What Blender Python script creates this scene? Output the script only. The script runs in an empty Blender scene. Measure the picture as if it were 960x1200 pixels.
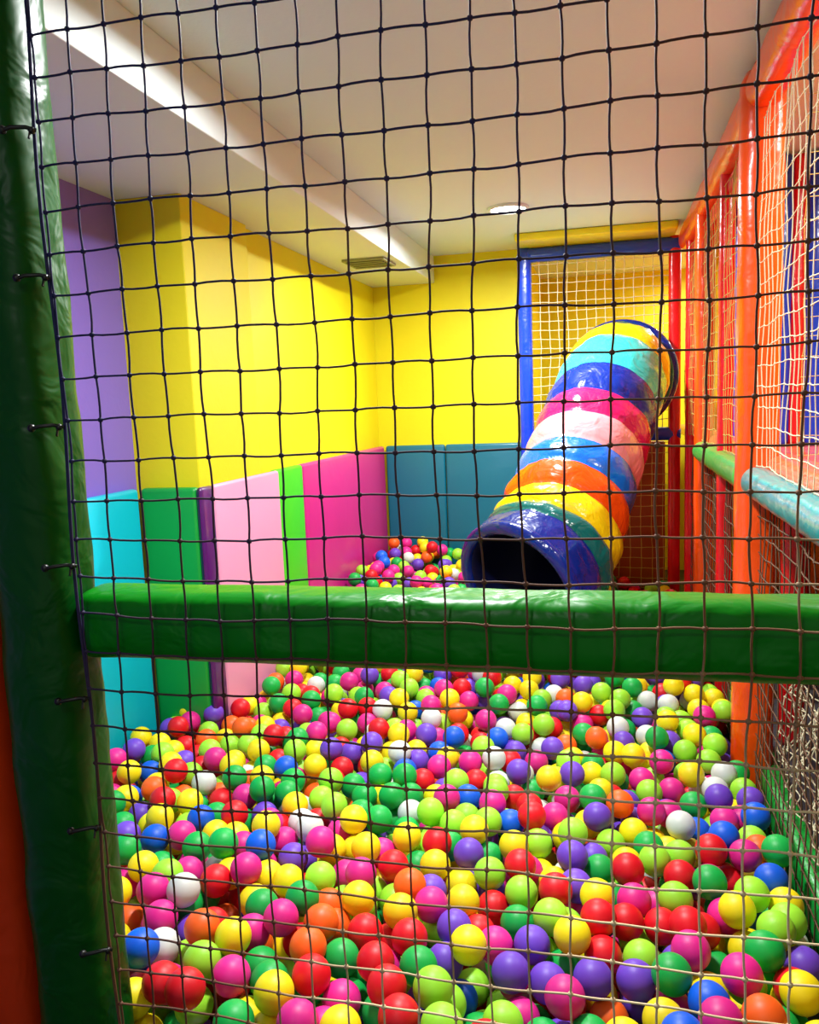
import bpy, bmesh, math, random
from mathutils import Vector, Matrix, noise
random.seed(7)
S=bpy.context.scene
H=1.2   # camera height above floor; everything is modelled relative to camera height and lifted at the end

# ---------------- materials ----------------
def lin(c):
    return tuple(((v/255)/12.92 if v/255<=0.04045 else ((v/255+0.055)/1.055)**2.4) for v in c)
def mat(name,rgb,rough=0.4,coat=0.0,bump=0.0,bscale=8.0,spec=0.5,stretch=(1,1,1),var=0.0):
    m=bpy.data.materials.new(name); m.use_nodes=True
    nt=m.node_tree; b=nt.nodes['Principled BSDF']
    c=lin(rgb)
    b.inputs['Base Color'].default_value=(*c,1)
    b.inputs['Roughness'].default_value=rough
    b.inputs['Specular IOR Level'].default_value=spec
    b.inputs['Coat Weight'].default_value=coat
    b.inputs['Coat Roughness'].default_value=0.12
    tc=nt.nodes.new('ShaderNodeTexCoord'); mp=nt.nodes.new('ShaderNodeMapping')
    mp.inputs['Scale'].default_value=stretch
    nt.links.new(tc.outputs['Object'],mp.inputs['Vector'])
    if bump>0:
        n=nt.nodes.new('ShaderNodeTexNoise'); n.inputs['Scale'].default_value=bscale
        n.inputs['Detail'].default_value=3; n.inputs['Distortion'].default_value=0.6
        nt.links.new(mp.outputs[0],n.inputs['Vector'])
        bp=nt.nodes.new('ShaderNodeBump'); bp.inputs['Strength'].default_value=bump
        bp.inputs['Distance'].default_value=0.02
        nt.links.new(n.outputs['Fac'],bp.inputs['Height'])
        nt.links.new(bp.outputs[0],b.inputs['Normal'])
        nt.links.new(bp.outputs[0],b.inputs['Coat Normal'])
    if var>0:
        n2=nt.nodes.new('ShaderNodeTexNoise'); n2.inputs['Scale'].default_value=3
        nt.links.new(mp.outputs[0],n2.inputs['Vector'])
        mx=nt.nodes.new('ShaderNodeMix'); mx.data_type='RGBA'
        mx.inputs[6].default_value=(*[v*(1-var) for v in c],1)
        mx.inputs[7].default_value=(*[min(1,v*(1+var)) for v in c],1)
        nt.links.new(n2.outputs['Fac'],mx.inputs[0]); nt.links.new(mx.outputs[2],b.inputs['Base Color'])
    return m
def vinyl(n,rgb,bump=0.35,bs=7,rough=0.3,coat=0.35,stretch=(1,1,1),spec=0.5):
    return mat(n,rgb,rough,coat,bump,bs,spec=spec,stretch=stretch)

M={}
M['ceil']=mat('ceiling_paint',(214,230,236),0.8,bump=0.05,bscale=60)
M['yellow']=mat('yellow_wall',(228,216,0),0.6,bump=0.05,bscale=40,var=0.03)
M['lav']=mat('lavender_wall',(132,108,212),0.6,bump=0.05,bscale=40,var=0.05)
M['white']=mat('white_trim',(216,228,230),0.6)
M['floor']=mat('floor_dark',(60,60,66),0.6,bump=0.1,bscale=30,var=0.2)
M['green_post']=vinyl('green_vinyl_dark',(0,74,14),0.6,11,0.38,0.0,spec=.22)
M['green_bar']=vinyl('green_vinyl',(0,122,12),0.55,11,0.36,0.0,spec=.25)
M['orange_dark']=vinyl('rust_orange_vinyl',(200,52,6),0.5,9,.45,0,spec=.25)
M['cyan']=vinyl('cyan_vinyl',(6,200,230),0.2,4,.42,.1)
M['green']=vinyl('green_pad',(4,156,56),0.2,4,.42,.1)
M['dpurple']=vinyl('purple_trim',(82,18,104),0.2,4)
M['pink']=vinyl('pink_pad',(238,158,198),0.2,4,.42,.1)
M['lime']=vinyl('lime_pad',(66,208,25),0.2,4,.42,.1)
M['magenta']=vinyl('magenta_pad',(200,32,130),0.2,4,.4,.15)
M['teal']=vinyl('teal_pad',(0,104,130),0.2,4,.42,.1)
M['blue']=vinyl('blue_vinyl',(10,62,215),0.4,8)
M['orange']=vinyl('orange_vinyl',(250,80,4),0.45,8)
M['red']=vinyl('red_vinyl',(225,14,26),0.45,8)
M['tealroll']=vinyl('turquoise_roll',(20,150,150),0.4,8)
M['greenroll']=vinyl('mint_roll',(60,175,74),0.4,8)
M['peach']=vinyl('peach_deck',(240,112,70),0.4,8)
M['purple']=vinyl('purple_vinyl',(82,34,185),0.4,8)
M['yellowv']=vinyl('yellow_vinyl',(240,226,5),0.4,8)
M['black']=mat('black_tie',(12,12,12),0.4)
M['ropew']=mat('cream_rope',(214,205,170),0.75)
M['ropey']=mat('straw_rope',(190,165,80),0.75)
M['ropeb']=mat('brown_rope',(96,66,44),0.75)
M['metal']=mat('vent_metal',(140,146,120),0.5)
M['ventdark']=mat('vent_dark',(24,28,26),0.7)

# front net rope : painted light, navy silhouette upper left to lit cream lower right
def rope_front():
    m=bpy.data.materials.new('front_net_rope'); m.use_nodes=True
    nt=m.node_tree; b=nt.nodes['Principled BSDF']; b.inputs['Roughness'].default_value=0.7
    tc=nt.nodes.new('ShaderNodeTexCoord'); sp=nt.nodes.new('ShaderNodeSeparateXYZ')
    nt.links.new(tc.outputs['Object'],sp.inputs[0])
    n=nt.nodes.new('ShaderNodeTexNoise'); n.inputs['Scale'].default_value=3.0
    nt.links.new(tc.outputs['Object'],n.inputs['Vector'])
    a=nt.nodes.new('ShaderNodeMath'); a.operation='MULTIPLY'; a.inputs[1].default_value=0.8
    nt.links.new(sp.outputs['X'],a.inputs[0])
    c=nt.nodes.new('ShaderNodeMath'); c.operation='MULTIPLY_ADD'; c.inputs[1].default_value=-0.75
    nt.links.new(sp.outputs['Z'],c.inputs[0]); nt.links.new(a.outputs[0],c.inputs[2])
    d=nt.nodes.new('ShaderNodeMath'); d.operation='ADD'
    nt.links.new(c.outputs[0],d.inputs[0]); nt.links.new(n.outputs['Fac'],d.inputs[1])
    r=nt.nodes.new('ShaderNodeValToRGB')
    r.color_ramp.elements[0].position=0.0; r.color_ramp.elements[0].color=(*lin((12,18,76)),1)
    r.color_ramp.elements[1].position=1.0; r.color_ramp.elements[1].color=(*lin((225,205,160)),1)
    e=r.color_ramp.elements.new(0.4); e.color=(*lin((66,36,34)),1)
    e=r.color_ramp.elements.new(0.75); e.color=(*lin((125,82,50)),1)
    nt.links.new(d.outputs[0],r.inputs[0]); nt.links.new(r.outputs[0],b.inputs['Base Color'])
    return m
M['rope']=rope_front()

def link(o): S.collection.objects.link(o); return o
def empty(name,loc=(0,0,0)):
    e=bpy.data.objects.new(name,None); e.empty_display_size=0.1; e.location=loc; return link(e)
def obj(name,verts,faces,mats,parent=None,smooth=True,fm=None):
    me=bpy.data.meshes.new(name); me.from_pydata(verts,[],faces); 
    for m in (mats if isinstance(mats,list) else [mats]): me.materials.append(m)
    if fm:
        for p,i in zip(me.polygons,fm): p.material_index=i
    if smooth:
        for p in me.polygons: p.use_smooth=True
    me.update()
    o=bpy.data.objects.new(name,me); link(o)
    if parent: o.parent=parent
    return o
def box(name,lo,hi,m,bevel=0.0,parent=None,seg=3):
    lo=Vector(lo);hi=Vector(hi);c=(lo+hi)/2
    bm=bmesh.new(); bmesh.ops.create_cube(bm,size=1)
    for v in bm.verts: v.co=Vector((v.co.x*(hi-lo).x,v.co.y*(hi-lo).y,v.co.z*(hi-lo).z))
    if bevel>0:
        bmesh.ops.bevel(bm,geom=bm.edges[:],offset=bevel,segments=seg,profile=0.5,affect='EDGES')
    me=bpy.data.meshes.new(name); bm.to_mesh(me); bm.free(); me.materials.append(m)
    if bevel>0:
        for p in me.polygons: p.use_smooth=True
    o=bpy.data.objects.new(name,me); link(o); o.location=c
    if parent: o.parent=parent; 
    return o
def padbar(name,p0,p1,w,h,m,parent=None,power=3.0,wr=0.03,n=60,seed=0,up=None):
    """padded rounded bar, superellipse profile with slight wrinkles"""
    p0=Vector(p0);p1=Vector(p1);d=(p1-p0);L=d.length;d.normalize()
    up=Vector(up) if up else (Vector((0,0,1)) if abs(d.z)<0.9 else Vector((0,1,0)))
    s=d.cross(up).normalized(); t=s.cross(d).normalized()
    K=28; V=[];F=[]
    for i in range(n+1):
        f=i/n; e=1.0
        endd=min(f,1-f)*L
        if endd<0.015: e=0.8+0.2*math.sqrt(max(0,1-(1-endd/0.015)**2))
        c=p0+d*(f*L)
        for k in range(K):
            a=2*math.pi*k/K; ca,sa=math.cos(a),math.sin(a)
            r=(abs(ca)**power+abs(sa)**power)**(-1/power)
            q=Vector((math.cos(a)*1.5,math.sin(a)*1.5,f*L*9+seed*7.3))
            r*=e*(1+wr*noise.noise(q)+wr*0.5*noise.noise(q*3))
            V.append(tuple(c+s*(ca*r*w)+t*(sa*r*h)))
    for i in range(n):
        for k in range(K):
            a=i*K+k;b=i*K+(k+1)%K
            F.append((a,b,b+K,a+K))
    F.append(tuple(range(K))[::-1]); F.append(tuple(n*K+k for k in range(K)))
    return obj(name,V,F,m,parent)

def tubes(V,F,pts,r,sides=6):
    base=len(V);n=len(pts)
    for i,p in enumerate(pts):
        d=(pts[min(i+1,n-1)]-pts[max(i-1,0)]).normalized()
        up=Vector((0,0,1)) if abs(d.z)<0.8 else Vector((0.3,1,0))
        s=d.cross(up).normalized();t=s.cross(d)
        for k in range(sides):
            a=2*math.pi*k/sides
            V.append(tuple(p+s*(math.cos(a)*r)+t*(math.sin(a)*r)))
    for i in range(n-1):
        for k in range(sides):
            a=base+i*sides+k;b=base+i*sides+(k+1)%sides
            F.append((a,b,b+sides,a+sides))
def knot(V,F,p,r,sx=1.0,sz=1.0):
    base=len(V);R=4;K=7
    V.append(tuple(p+Vector((0,0,r*sz))))
    for i in range(1,R):
        ph=math.pi*i/R
        for k in range(K):
            a=2*math.pi*k/K
            V.append(tuple(p+Vector((math.cos(a)*math.sin(ph)*r*sx,math.sin(a)*math.sin(ph)*r,math.cos(ph)*r*sz))))
    V.append(tuple(p-Vector((0,0,r*sz)))); last=len(V)-1
    for k in range(K):
        F.append((base,base+1+k,base+1+(k+1)%K))
        for i in range(R-2):
            a=base+1+i*K+k;b=base+1+i*K+(k+1)%K
            F.append((a,a+K,b+K,b))
        a=base+1+(R-2)*K+k;b=base+1+(R-2)*K+(k+1)%K
        F.append((a,last,b))
def net(name,org,u,v,nu,nv,r,kr,m,parent=None,jit=0.003,skip=None,bow=0.0,seed=0,nrm=None,sag=0.0):
    org=Vector(org);u=Vector(u);v=Vector(v);nrm=nrm or u.cross(v).normalized()
    cell=u.length
    def P(i,j):
        p=org+u*i+v*j
        n1=noise.noise(Vector((i*0.23+seed,j*0.23,1.3)));n2=noise.noise(Vector((i*0.23,j*0.23+seed,7.7)))
        n3=noise.noise(Vector((i*0.31+seed,j*0.31,3.1)))
        h=(i*7919+j*104729+seed*31)%1000/1000.0-0.5; h2=(i*3571+j*7727+seed*17)%1000/1000.0-0.5
        return p+u.normalized()*(n1*jit*4+h*jit)+v.normalized()*(n2*jit*4+h2*jit)+nrm*(n3*bow)
    V=[];F=[]
    G={(i,j):P(i,j) for i in range(nu+1) for j in range(nv+1)}
    def seg(a,b):
        pa,pb=G[a],G[b]
        if skip and (skip(pa) or skip(pb)): return
        mid=(pa+pb)/2; d=(pb-pa)
        h=((a[0]*31+a[1]*57+b[0]*11+seed)%100/100-0.5)
        o=(u.normalized() if abs(d.dot(v))>abs(d.dot(u)) else v.normalized())*(h*cell*0.07)
        tubes(V,F,[pa,pa.lerp(pb,.3)+o*.8,pa.lerp(pb,.7)+o*.8,pb],r,6)
    for i in range(nu+1):
        for j in range(nv+1):
            if i<nu: seg((i,j),(i+1,j))
            if j<nv: seg((i,j),(i,j+1))
            if not(skip and skip(G[i,j])): knot(V,F,G[i,j],kr,1.15,1.0)
    return obj(name,V,F,m,parent)

# ---------------- room shell ----------------
ZF=-1.2; ZC=0.81
box('floor',(-1.75,-1.2,ZF-0.1),(1.85,6.0,ZF),M['floor'])
box('ceiling',(-1.75,-1.2,ZC),(1.85,6.0,ZC+0.1),M['ceil'])
tb=box('ceiling_bulkhead',(-1.6,-1.2,0.664),(-0.935,4.61,ZC),M['white'],0.004)  # dropped ceiling bulkhead along the left wall
box('wall_left',(-1.6,-1.2,ZF),(-1.49,2.37,0.664),M['lav'])
wl=empty('wall_left_yellow')
box('pier_panel',(-1.6,2.37,ZF),(-1.265,2.85,0.664),M['yellow'],0.004,wl)
box('side_panel',(-1.6,2.85,ZF),(-1.29,3.55,0.664),M['yellow'],0.003,wl)
box('side_panel_far',(-1.6,3.55,ZF),(-1.294,4.61,0.664),M['yellow'],0.003,wl)
wb=empty('wall_back')
box('main_panel',(-1.6,4.61,ZF),(-0.44,4.72,ZC),M['yellow'],0,wb)
box('alcove_side',(-0.50,4.72,ZF),(-0.44,5.8,ZC),M['yellow'],0,wb)
box('alcove_back',(-0.50,5.8,ZF),(1.75,5.9,ZC),M['yellow'],0,wb)
box('wall_right',(1.7,-1.2,ZF),(1.8,5.9,ZC),M['yellow'])

# ---------------- wall pads ----------------
PT=-0.235
def pad(lo,hi,m): return box('padded_wall_panel',lo,hi,m,0.012)
pad((-1.488,1.02,ZF+.005),(-1.455,2.325,PT),M['cyan'])
pad((-1.455,2.33,ZF+.005),(-1.262,2.368,PT),M['green'])
pad((-1.262,2.33,ZF+.005),(-1.238,2.415,PT),M['dpurple'])
pad((-1.262,2.418,ZF+.005),(-1.240,2.965,PT),M['pink'])
pad((-1.287,2.97,ZF+.005),(-1.250,3.245,PT),M['lime'])
pad((-1.287,3.25,ZF+.005),(-1.250,4.56,PT),M['magenta'])
pad((-1.245,4.565,ZF+.005),(-0.90,4.605,PT),M['teal'])
pad((-0.895,4.565,ZF+.005),(-0.455,4.605,PT),M['teal'])

# ---------------- entrance frame (green post, bar, net) ----------------
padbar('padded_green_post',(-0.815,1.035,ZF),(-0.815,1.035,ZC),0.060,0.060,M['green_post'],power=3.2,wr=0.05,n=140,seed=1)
padbar('padded_green_rail',(-0.752,1.055,-0.302),(0.62,1.055,-0.302),0.05,0.05,M['green_bar'],power=4.5,wr=0.035,n=160,seed=2)
padbar('padded_green_rail',(-0.750,1.055,ZF+0.055),(0.62,1.055,ZF+0.055),0.05,0.05,M['green_bar'],power=3.6,wr=0.035,n=60,seed=3)
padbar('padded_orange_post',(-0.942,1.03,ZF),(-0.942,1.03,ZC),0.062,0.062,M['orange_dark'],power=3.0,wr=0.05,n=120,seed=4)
fn=empty('climbing_net')
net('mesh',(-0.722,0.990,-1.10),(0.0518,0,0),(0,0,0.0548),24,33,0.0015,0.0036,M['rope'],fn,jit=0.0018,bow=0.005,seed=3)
V=[];F=[]
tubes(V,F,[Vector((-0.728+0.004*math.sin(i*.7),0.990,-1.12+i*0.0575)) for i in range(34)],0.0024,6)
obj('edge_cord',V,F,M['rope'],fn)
V=[];F=[]
for z in (0.565,0.373,0.186,-0.013,-0.207,-0.40,-0.596,-0.79,-0.98):
    tubes(V,F,[Vector((-0.724,0.986,z)),Vector((-0.734,0.978,z+.003)),Vector((-0.750,0.969,z+.002)),Vector((-0.762,0.968,z-.001))],0.0028,6)
    knot(V,F,Vector((-0.729,0.983,z)),0.005); knot(V,F,Vector((-0.762,0.969,z)),0.0058)
    tubes(V,F,[Vector((-0.731,0.983,z)),Vector((-0.729,0.976,z-.012))],0.0018,5)
obj('cord_ties',V,F,M['black'],fn)

# ---------------- tube slide ----------------
ctrl=[Vector(p) for p in [(.075,4.75,.125),(.06,4.42,.12),(.04,4.20,.095),(-.005,3.98,-.01),(-.075,3.76,-.20),(-.155,3.52,-.42),(-.235,3.30,-.61),(-.345,3.09,-.72),(-.47,2.93,-.765)]]
def cr(t):
    n=len(ctrl)-3; t=max(0,min(n-1e-6,t)); i=int(t);f=t-i
    a,b,c,d=ctrl[i:i+4]
    return 0.5*((2*b)+(c-a)*f+(2*a-5*b+4*c-d)*f*f+(3*b-a-3*c+d)*f**3)
bands=['tealg','yellowv','turq','navy','crimson','pinkv','blue2','orange','yellowv','tealg','navy']
cm={'yellowv':(252,216,16),'turq':(45,188,186),'navy':(2,36,130),'crimson':(200,22,90),'pinkv':(240,150,158),
    'blue2':(12,106,216),'orange':(250,80,10),'tealg':(4,100,98),'red':(200,25,35)}
mm=[];idx={}
for k,c in cm.items(): idx[k]=len(mm); mm.append(mat('slide_'+k,c,0.26,0.4,0.8,10,spec=.35))
mm.append(mat('slide_inside',(4,10,56),0.5,0.0))
nb=len(bands);per=8;K=72;R=0.250
NS=1200; pts=[cr(i/NS*(len(ctrl)-3)) for i in range(NS+1)]
acc=[0]
for i in range(NS): acc.append(acc[-1]+(pts[i+1]-pts[i]).length)
TL=acc[-1]
def at(s):
    import bisect
    i=min(NS-1,max(0,bisect.bisect(acc,s)-1)); return pts[i].lerp(pts[i+1],min(1,max(0,(s-acc[i])/(acc[i+1]-acc[i]+1e-9))))
V=[];F=[];fm=[]
wts=[.9,1.25,1.6,1.1,1.05,1.15,1.0,1.0,.95,.65,1.35];ws=sum(wts)
bound=[0]
for w in wts: bound.append(bound[-1]+w/ws*TL)
def frame(s):
    p=at(s); d=(at(s+.02)-at(s-.02)).normalized(); sx=d.cross(Vector((0,0,1))).normalized(); return p,d,sx,sx.cross(d)
rings=[]
for b in range(nb):
    for j in range(per+ (1 if b==nb-1 else 0)):
        f=j/per; s=bound[b]+(bound[b+1]-bound[b])*f
        bulge=math.sin(math.pi*f)**0.6 if 0<f<1 else 0
        rr=R*(0.96+0.06*bulge)*(1+0.09*max(0,s/TL-.5)*2)
        rings.append((s,rr,b))
def addring(s,rr,wr=True):
    p,d,sx,t=frame(s)
    for k in range(K):
        a=2*math.pi*k/K
        q=Vector((math.cos(a)*2,math.sin(a)*2,s*9))
        r2=rr*(1+(0.035*noise.noise(q)+0.022*noise.noise(Vector((math.cos(a)*6,math.sin(a)*6,s*14))) if wr else 0))
        V.append(tuple(p+sx*(math.cos(a)*r2)+t*(math.sin(a)*r2)))
for s,rr,b in rings: addring(s,rr)
n=len(rings)
for i in range(n-1):
    for k in range(K):
        a=i*K+k;c=i*K+(k+1)%K
        F.append((a,c,c+K,a+K)); fm.append(idx[bands[rings[i][2]]])
base=len(V)
for i in range(40):
    s=TL*(1-i/39); addring(s,R*(0.88 if i else 0.95),False)
for i in range(39):
    for k in range(K):
        a=base+i*K+k;c=base+i*K+(k+1)%K
        F.append((a,c,c+K,a+K)); fm.append(len(mm)-1)
for k in range(K):
    a=(n-1)*K+k;c=(n-1)*K+(k+1)%K
    F.append((a,c,base+(k+1)%K,base+k)); fm.append(idx['navy'])
slide=empty('tube_slide')
obj('tunnel',V,F,mm,slide,fm=fm)
def torus(name,c,ax,R1,r,m,parent,n=72,k2=16):
    ax=Vector(ax).normalized(); s=ax.cross(Vector((0,0,1))).normalized();t=s.cross(ax)
    V=[];F=[]
    for i in range(n):
        a=2*math.pi*i/n; o=s*math.cos(a)+t*math.sin(a)
        for j in range(k2):
            b=2*math.pi*j/k2
            V.append(tuple(Vector(c)+o*(R1+r*math.cos(b))+ax*(r*math.sin(b))))
    for i in range(n):
        for j in range(k2):
            F.append((i*k2+j,((i+1)%n)*k2+j,((i+1)%n)*k2+(j+1)%k2,i*k2+(j+1)%k2))
    return obj(name,V,F,m,parent)
torus('exit_lip',at(TL-.02),frame(TL)[1],R*1.02,0.026,mm[idx['navy']],slide)
torus('entry_ring',(.062,4.345,.10),(0.15,1,-0.1),R+0.006,0.030,mm[idx['navy']],slide)
torus('entry_collar',(.05,4.30,.095),(0.1,1,-0.25),R+0.002,0.018,mm[idx['tealg']],slide)

# ---------------- blue frame round the slide entry (built on to the slide) ----------------
sf=slide
fy=4.40
padbar('frame_left_post',(-.415,fy,ZF),(-.415,fy,.775),0.036,0.034,M['blue'],sf,seed=5)
padbar('frame_top_bar',(-.40,fy,.735),(.36,fy,.735),0.036,0.036,M['blue'],sf,seed=6)
padbar('frame_bottom_bar',(-.40,fy,-.20),(.36,fy,-.20),0.034,0.034,M['blue'],sf,seed=7)
padbar('frame_right_post',(.33,fy,ZF),(.33,fy,.775),0.03,0.034,M['red'],sf,seed=8)
box('frame_header_pad',(-.44,4.17,.772),(.33,fy+.05,ZC-.001),M['yellowv'],0.012,sf)
net('frame_net',(-.385,fy-.005,-.17),(.047,0,0),(0,0,.0475),15,19,0.0019,0.004,M['ropew'],sf,jit=0.002,
    skip=lambda p:(p.x-.06)**2+(p.z-.10)**2<0.255**2,seed=9)
net('frame_lower_net',(-.385,fy-.005,-1.12),(.055,0,0),(0,0,.055),13,16,0.0018,0.0036,M['ropey'],sf,jit=0.002,seed=10)
box('frame_lower_panel',(-.38,fy+.05,ZF+.01),(.29,fy+.08,-.24),mat('brown_padding',(160,70,14),.4,.2,.3,6),0.01,sf)

# ---------------- soft play structure on the right ----------------
ps=empty('soft_play_structure')
sx=0.385
posts=[(1.06,'orange',.045),(2.34,'orange',.056),(2.95,'red',.026),(3.58,'orange',.04),(4.1,'red',.03)]
for i,(y,c,w) in enumerate(posts):
    padbar('post_%d'%(i+1),(sx,y,ZF),(sx,y,.79),w*0.95,w,M[c],ps,seed=11+i,n=90,wr=.05)
padbar('top_rail',(sx,1.0,.742),(sx,4.34,.742),.045,.048,M['orange'],ps,seed=20,n=140,wr=.06)
padbar('top_rail_red',(sx+.02,2.4,.66),(sx+.02,4.3,.66),.025,.03,M['red'],ps,seed=21,n=100)
padbar('deck_roll_near',(sx-.01,1.1,-.235),(sx-.01,2.27,-.235),.04,.04,M['tealroll'],ps,seed=22,power=2.2,n=100,wr=.05)
padbar('deck_roll_far',(sx-.01,2.41,-.235),(sx-.01,3.53,-.235),.04,.04,M['greenroll'],ps,seed=23,power=2.2,n=100,wr=.05)
padbar('deck_edge',(sx+.065,1.1,-.205),(sx+.065,4.3,-.205),.05,.035,M['peach'],ps,seed=24,n=100,wr=.05)
box('deck',(.45,1.1,-.26),(1.65,5.7,-.20),M['peach'],.02,ps)
cols=[(.505,3.42,'purple',.03),(.54,3.2,'orange',.03),(.595,3.2,'blue',.036),(.652,3.2,'red',.026),(.715,3.2,'blue',.04),(.80,3.15,'orange',.04),
      (.62,4.3,'orange',.05),(.52,4.35,'yellowv',.05),(.95,3.6,'red',.05),(1.1,3.2,'purple',.05),(1.2,3.9,'blue',.05)]
for i,(x,y,c,w) in enumerate(cols):
    padbar('pillar_%d'%(i+1),(x,y,-.20),(x,y,.80),w,w,M[c],ps,seed=30+i,n=60)
for i,(x,y,c) in enumerate([(.60,2.9,'red'),(.72,3.5,'orange'),(.95,3.2,'orange'),(.9,4.2,'red'),(.55,3.4,'orange')]):
    padbar('leg_%d'%(i+1),(x,y,ZF),(x,y,-.26),.04,.04,M[c],ps,seed=50+i,n=50)
box('lower_orange_panel',(.47,3.62,ZF+.01),(.50,4.3,-.27),M['orange'],.008,ps)
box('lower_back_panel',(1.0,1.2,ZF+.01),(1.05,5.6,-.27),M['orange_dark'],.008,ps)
box('pit_edge_bumper',(.40,1.12,ZF+.01),(.46,4.3,-1.02),M['green'],.02,ps)
net('upper_net_near',(sx-.012,1.1,-.19),(0,.05,0),(0,0,.05),23,17,.0012,.0025,M['ropew'],ps,jit=.003,bow=.01,seed=12)
net('upper_net_far',(sx-.012,2.40,-.19),(0,.05,0),(0,0,.05),38,17,.0011,.0024,M['ropey'],ps,jit=.003,bow=.01,seed=15)
net('lower_net',(sx-.002,1.1,-1.12),(0,.05,0),(0,0,.05),64,17,.0017,.0032,M['ropeb'],ps,jit=.003,bow=.01,seed=13)
net('inner_net',(.49,2.34,-.17),(.05,0,0),(0,0,.05),18,18,.0011,.0024,M['ropey'],ps,jit=.003,bow=.01,seed=14)
net('slack_net',(.43,1.45,-.98),(0,.03,0),(.004,0,.03),26,9,.0016,.0032,M['ropew'],ps,jit=.006,bow=.05,seed=16)

# ---------------- vent, recessed lights & added fill lights ----------------
v=empty('air_vent')
cx,cy=-1.075,3.79
box('frame',(cx-.10,cy-.11,.652),(cx+.10,cy+.11,.6635),M['metal'],.002,v)
box('throat',(cx-.085,cy-.095,.6505),(cx+.085,cy+.095,.653),M['ventdark'],0,v)
for i in range(5): box('slat_%d'%(i+1),(cx-.085,cy-.085+i*.038,.6485),(cx+.085,cy-.073+i*.038,.6515),M['metal'],0,v)
def emis(n,s,c=(1,.99,.97)):
    m=bpy.data.materials.new(n);m.use_nodes=True;nt=m.node_tree
    b=nt.nodes['Principled BSDF'];b.inputs['Emission Color'].default_value=(*c,1);b.inputs['Emission Strength'].default_value=s
    return m
EM=emis('lamp_diffuser',14)
def lamp(x,y,power,spread=170):
    e=empty('recessed_or_fill_light')
    bm=bmesh.new();bmesh.ops.create_cone(bm,cap_ends=True,segments=48,radius1=.07,radius2=.07,depth=.006)
    me=bpy.data.meshes.new('diffuser');bm.to_mesh(me);bm.free();me.materials.append(EM)
    o=bpy.data.objects.new('diffuser',me);link(o);o.location=(x,y,ZC-.006);o.parent=e
    torus('trim_ring',(x,y,ZC-.004),(0.0001,0,1),.08,.009,M['white'],e)
    l=bpy.data.lights.new('lamp_light','AREA');l.shape='DISK';l.size=.14;l.energy=power;l.color=(.98,1,.99);l.spread=math.radians(spread)
    lo=bpy.data.objects.new('lamp_light',l);link(lo);lo.location=(x,y,ZC-.014);lo.parent=e
lamp(-.42,1.60,31)
lamp(-.405,3.62,34)
lamp(-.42,-.35,4)
lamp(.85,2.1,12)  # unseen fill lamp added to brighten the right structure
lamp(1.0,4.9,14)  # another added fill, at the back of the right structure
lamp(.62,5.3,9)  # added alcove fill, placed aside to stay out of view

# ---------------- balls ----------------
D=0.0655;r=D/2
def zs(x,y):
    if y<2.3: z=-.925+(y-1.0)/1.3*(-.05)
    else: z=-.975+(y-2.3)/2.2*.225
    if x>-.15 and y>3.5: z-=.19*min(1,(y-3.5)/.5)*min(1,(x+.15)/.2)
    return z+.02*noise.noise(Vector((x*2.1,y*2.1,0)))
tubepts=[at(TL*i/40) for i in range(41)]
def ok(x,y,z):
    xl=-1.448+r if y<2.36 else -1.236+r
    xr=.376 if z>-1.0 else .365
    if abs(y-2.34)<.10: xr=.32
    if y>2.8: xr=.35
    if x<xl or x>xr-r or y<1.03+r: return False
    if y>4.34 and not (y<=4.555-r and x< -.46): return False
    if y>4.36-r and x>-.46-r: return False
    if y<1.14 and z<-1.05 : return False
    p=Vector((x,y,z))
    for q in tubepts:
        if abs(q.y-y)<.4 and (p-q).length<R*1.13+r: return False
    return True
grid={}
def sup(x,y):
    z=ZF+r;ci,cj=int(math.floor(x/D)),int(math.floor(y/D))
    for i in (ci-1,ci,ci+1):
        for j in (cj-1,cj,cj+1):
            for (a,b,c) in grid.get((i,j),()):
                d2=(a-x)**2+(b-y)**2
                if d2<D*D:
                    t=c+math.sqrt(D*D-d2)
                    if t>z:z=t
    return z
B=[];fail=0
while fail<1500 and len(B)<9000:
    x=random.uniform(-1.44,.36);y=random.uniform(1.04,4.55)
    best=None
    for k in range(12):
        a=x+random.uniform(-.055,.055) if k else x; b=y+random.uniform(-.055,.055) if k else y
        z=sup(a,b)
        if z>zs(a,b) or not ok(a,b,z): continue
        if best is None or z<best[2]: best=(a,b,z)
    if best is None: fail+=1;continue
    B.append(best);grid.setdefault((int(math.floor(best[0]/D)),int(math.floor(best[1]/D))),[]).append(best)
print('balls',len(B))
pal=[((246,224,20),19),((158,230,54),18),((16,172,72),16),((224,16,32),12),((224,36,140),13),((112,68,200),13),((214,220,214),6),((250,100,26),4),((8,92,220),4)]
me=bpy.data.meshes.new('ball_points');me.from_pydata(B,[],[])
at_=me.attributes.new('ball_color','FLOAT_COLOR','POINT')
cols_=[];W=[p[1] for p in pal]
for i in range(len(B)):
    c=lin(random.choices(pal,W)[0][0]);k=random.uniform(.86,1.08)
    cols_+= [min(1,c[0]*k),min(1,c[1]*k),min(1,c[2]*k),1]
at_.data.foreach_set('color',cols_)
bo=bpy.data.objects.new('ball_pit_balls',me);link(bo)
bmaterial=bpy.data.materials.new('plastic_ball');bmaterial.use_nodes=True
nt=bmaterial.node_tree;b=nt.nodes['Principled BSDF']
an=nt.nodes.new('ShaderNodeAttribute');an.attribute_type='INSTANCER';an.attribute_name='ball_color'
nt.links.new(an.outputs['Color'],b.inputs['Base Color'])
b.inputs['Roughness'].default_value=.46
b.inputs['Specular IOR Level'].default_value=.4
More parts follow.
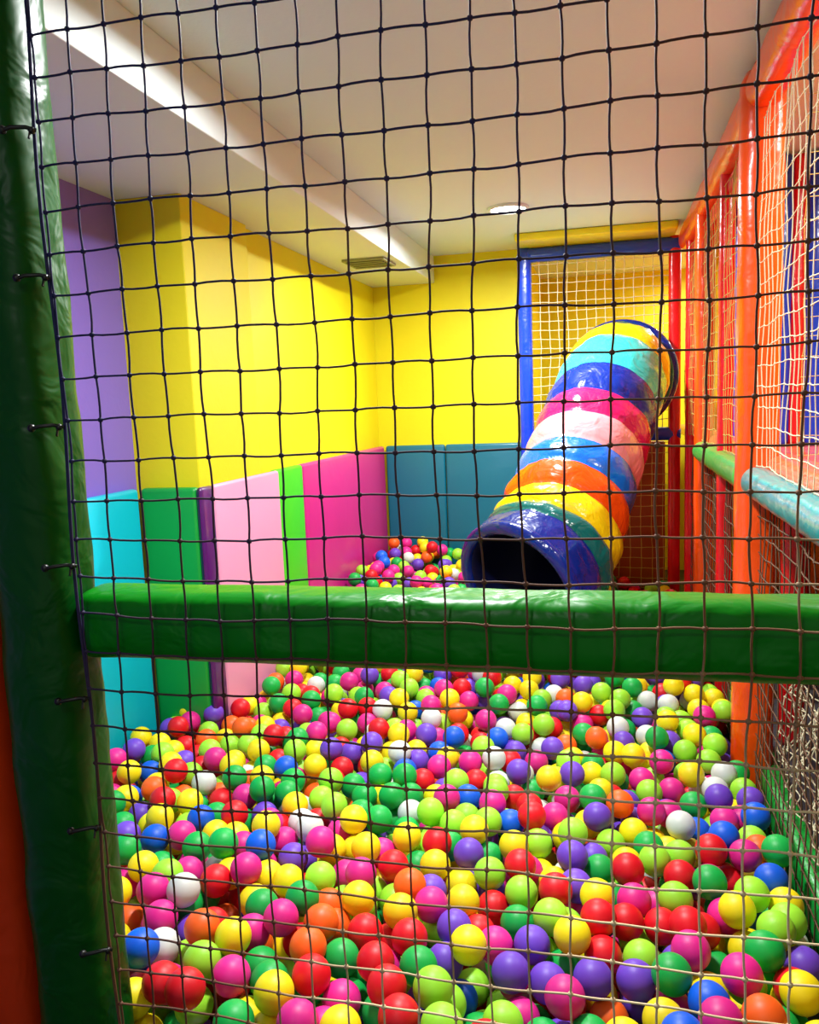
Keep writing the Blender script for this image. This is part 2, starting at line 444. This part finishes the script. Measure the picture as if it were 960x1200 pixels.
ng=bpy.data.node_groups.new('scatter_balls','GeometryNodeTree')
ng.interface.new_socket('Geometry',in_out='INPUT',socket_type='NodeSocketGeometry')
ng.interface.new_socket('Geometry',in_out='OUTPUT',socket_type='NodeSocketGeometry')
gi=ng.nodes.new('NodeGroupInput');go=ng.nodes.new('NodeGroupOutput')
ic=ng.nodes.new('GeometryNodeMeshIcoSphere');ic.inputs['Radius'].default_value=r;ic.inputs['Subdivisions'].default_value=4
ss=ng.nodes.new('GeometryNodeSetShadeSmooth');sm=ng.nodes.new('GeometryNodeSetMaterial');sm.inputs['Material'].default_value=bmaterial
ip=ng.nodes.new('GeometryNodeInstanceOnPoints')
ng.links.new(ic.outputs['Mesh'],ss.inputs['Geometry']);ng.links.new(ss.outputs[0],sm.inputs['Geometry'])
ng.links.new(sm.outputs[0],ip.inputs['Instance']);ng.links.new(gi.outputs[0],ip.inputs['Points']);ng.links.new(ip.outputs[0],go.inputs[0])
md=bo.modifiers.new('scatter','NODES');md.node_group=ng
me.materials.append(bmaterial)

# ---------------- world, camera ----------------
w=bpy.data.worlds.new('world');S.world=w;w.use_nodes=True
w.node_tree.nodes['Background'].inputs[0].default_value=(.95,.97,.97,1);w.node_tree.nodes['Background'].inputs[1].default_value=.26
cam=bpy.data.cameras.new('camera');co=bpy.data.objects.new('camera',cam);link(co)
cam.sensor_fit='HORIZONTAL';cam.sensor_width=36;cam.lens=36;cam.clip_start=.01
psi=math.radians(13.76);p=math.radians(7.5);th=math.radians(2.2)
fw=Vector((-math.sin(psi)*math.cos(p),math.cos(psi)*math.cos(p),-math.sin(p)))
r0=Vector((math.cos(psi),math.sin(psi),0));u0=r0.cross(fw)
rt=r0*math.cos(th)-u0*math.sin(th);up=r0*math.sin(th)+u0*math.cos(th)
m3=Matrix((rt,up,-fw)).transposed();co.matrix_world=m3.to_4x4()
S.camera=co
for o in list(S.objects):
    if o.parent is None: o.location.z+=H
S.view_settings.view_transform='Standard'
S.view_settings.look='None'
S.view_settings.exposure=0.3
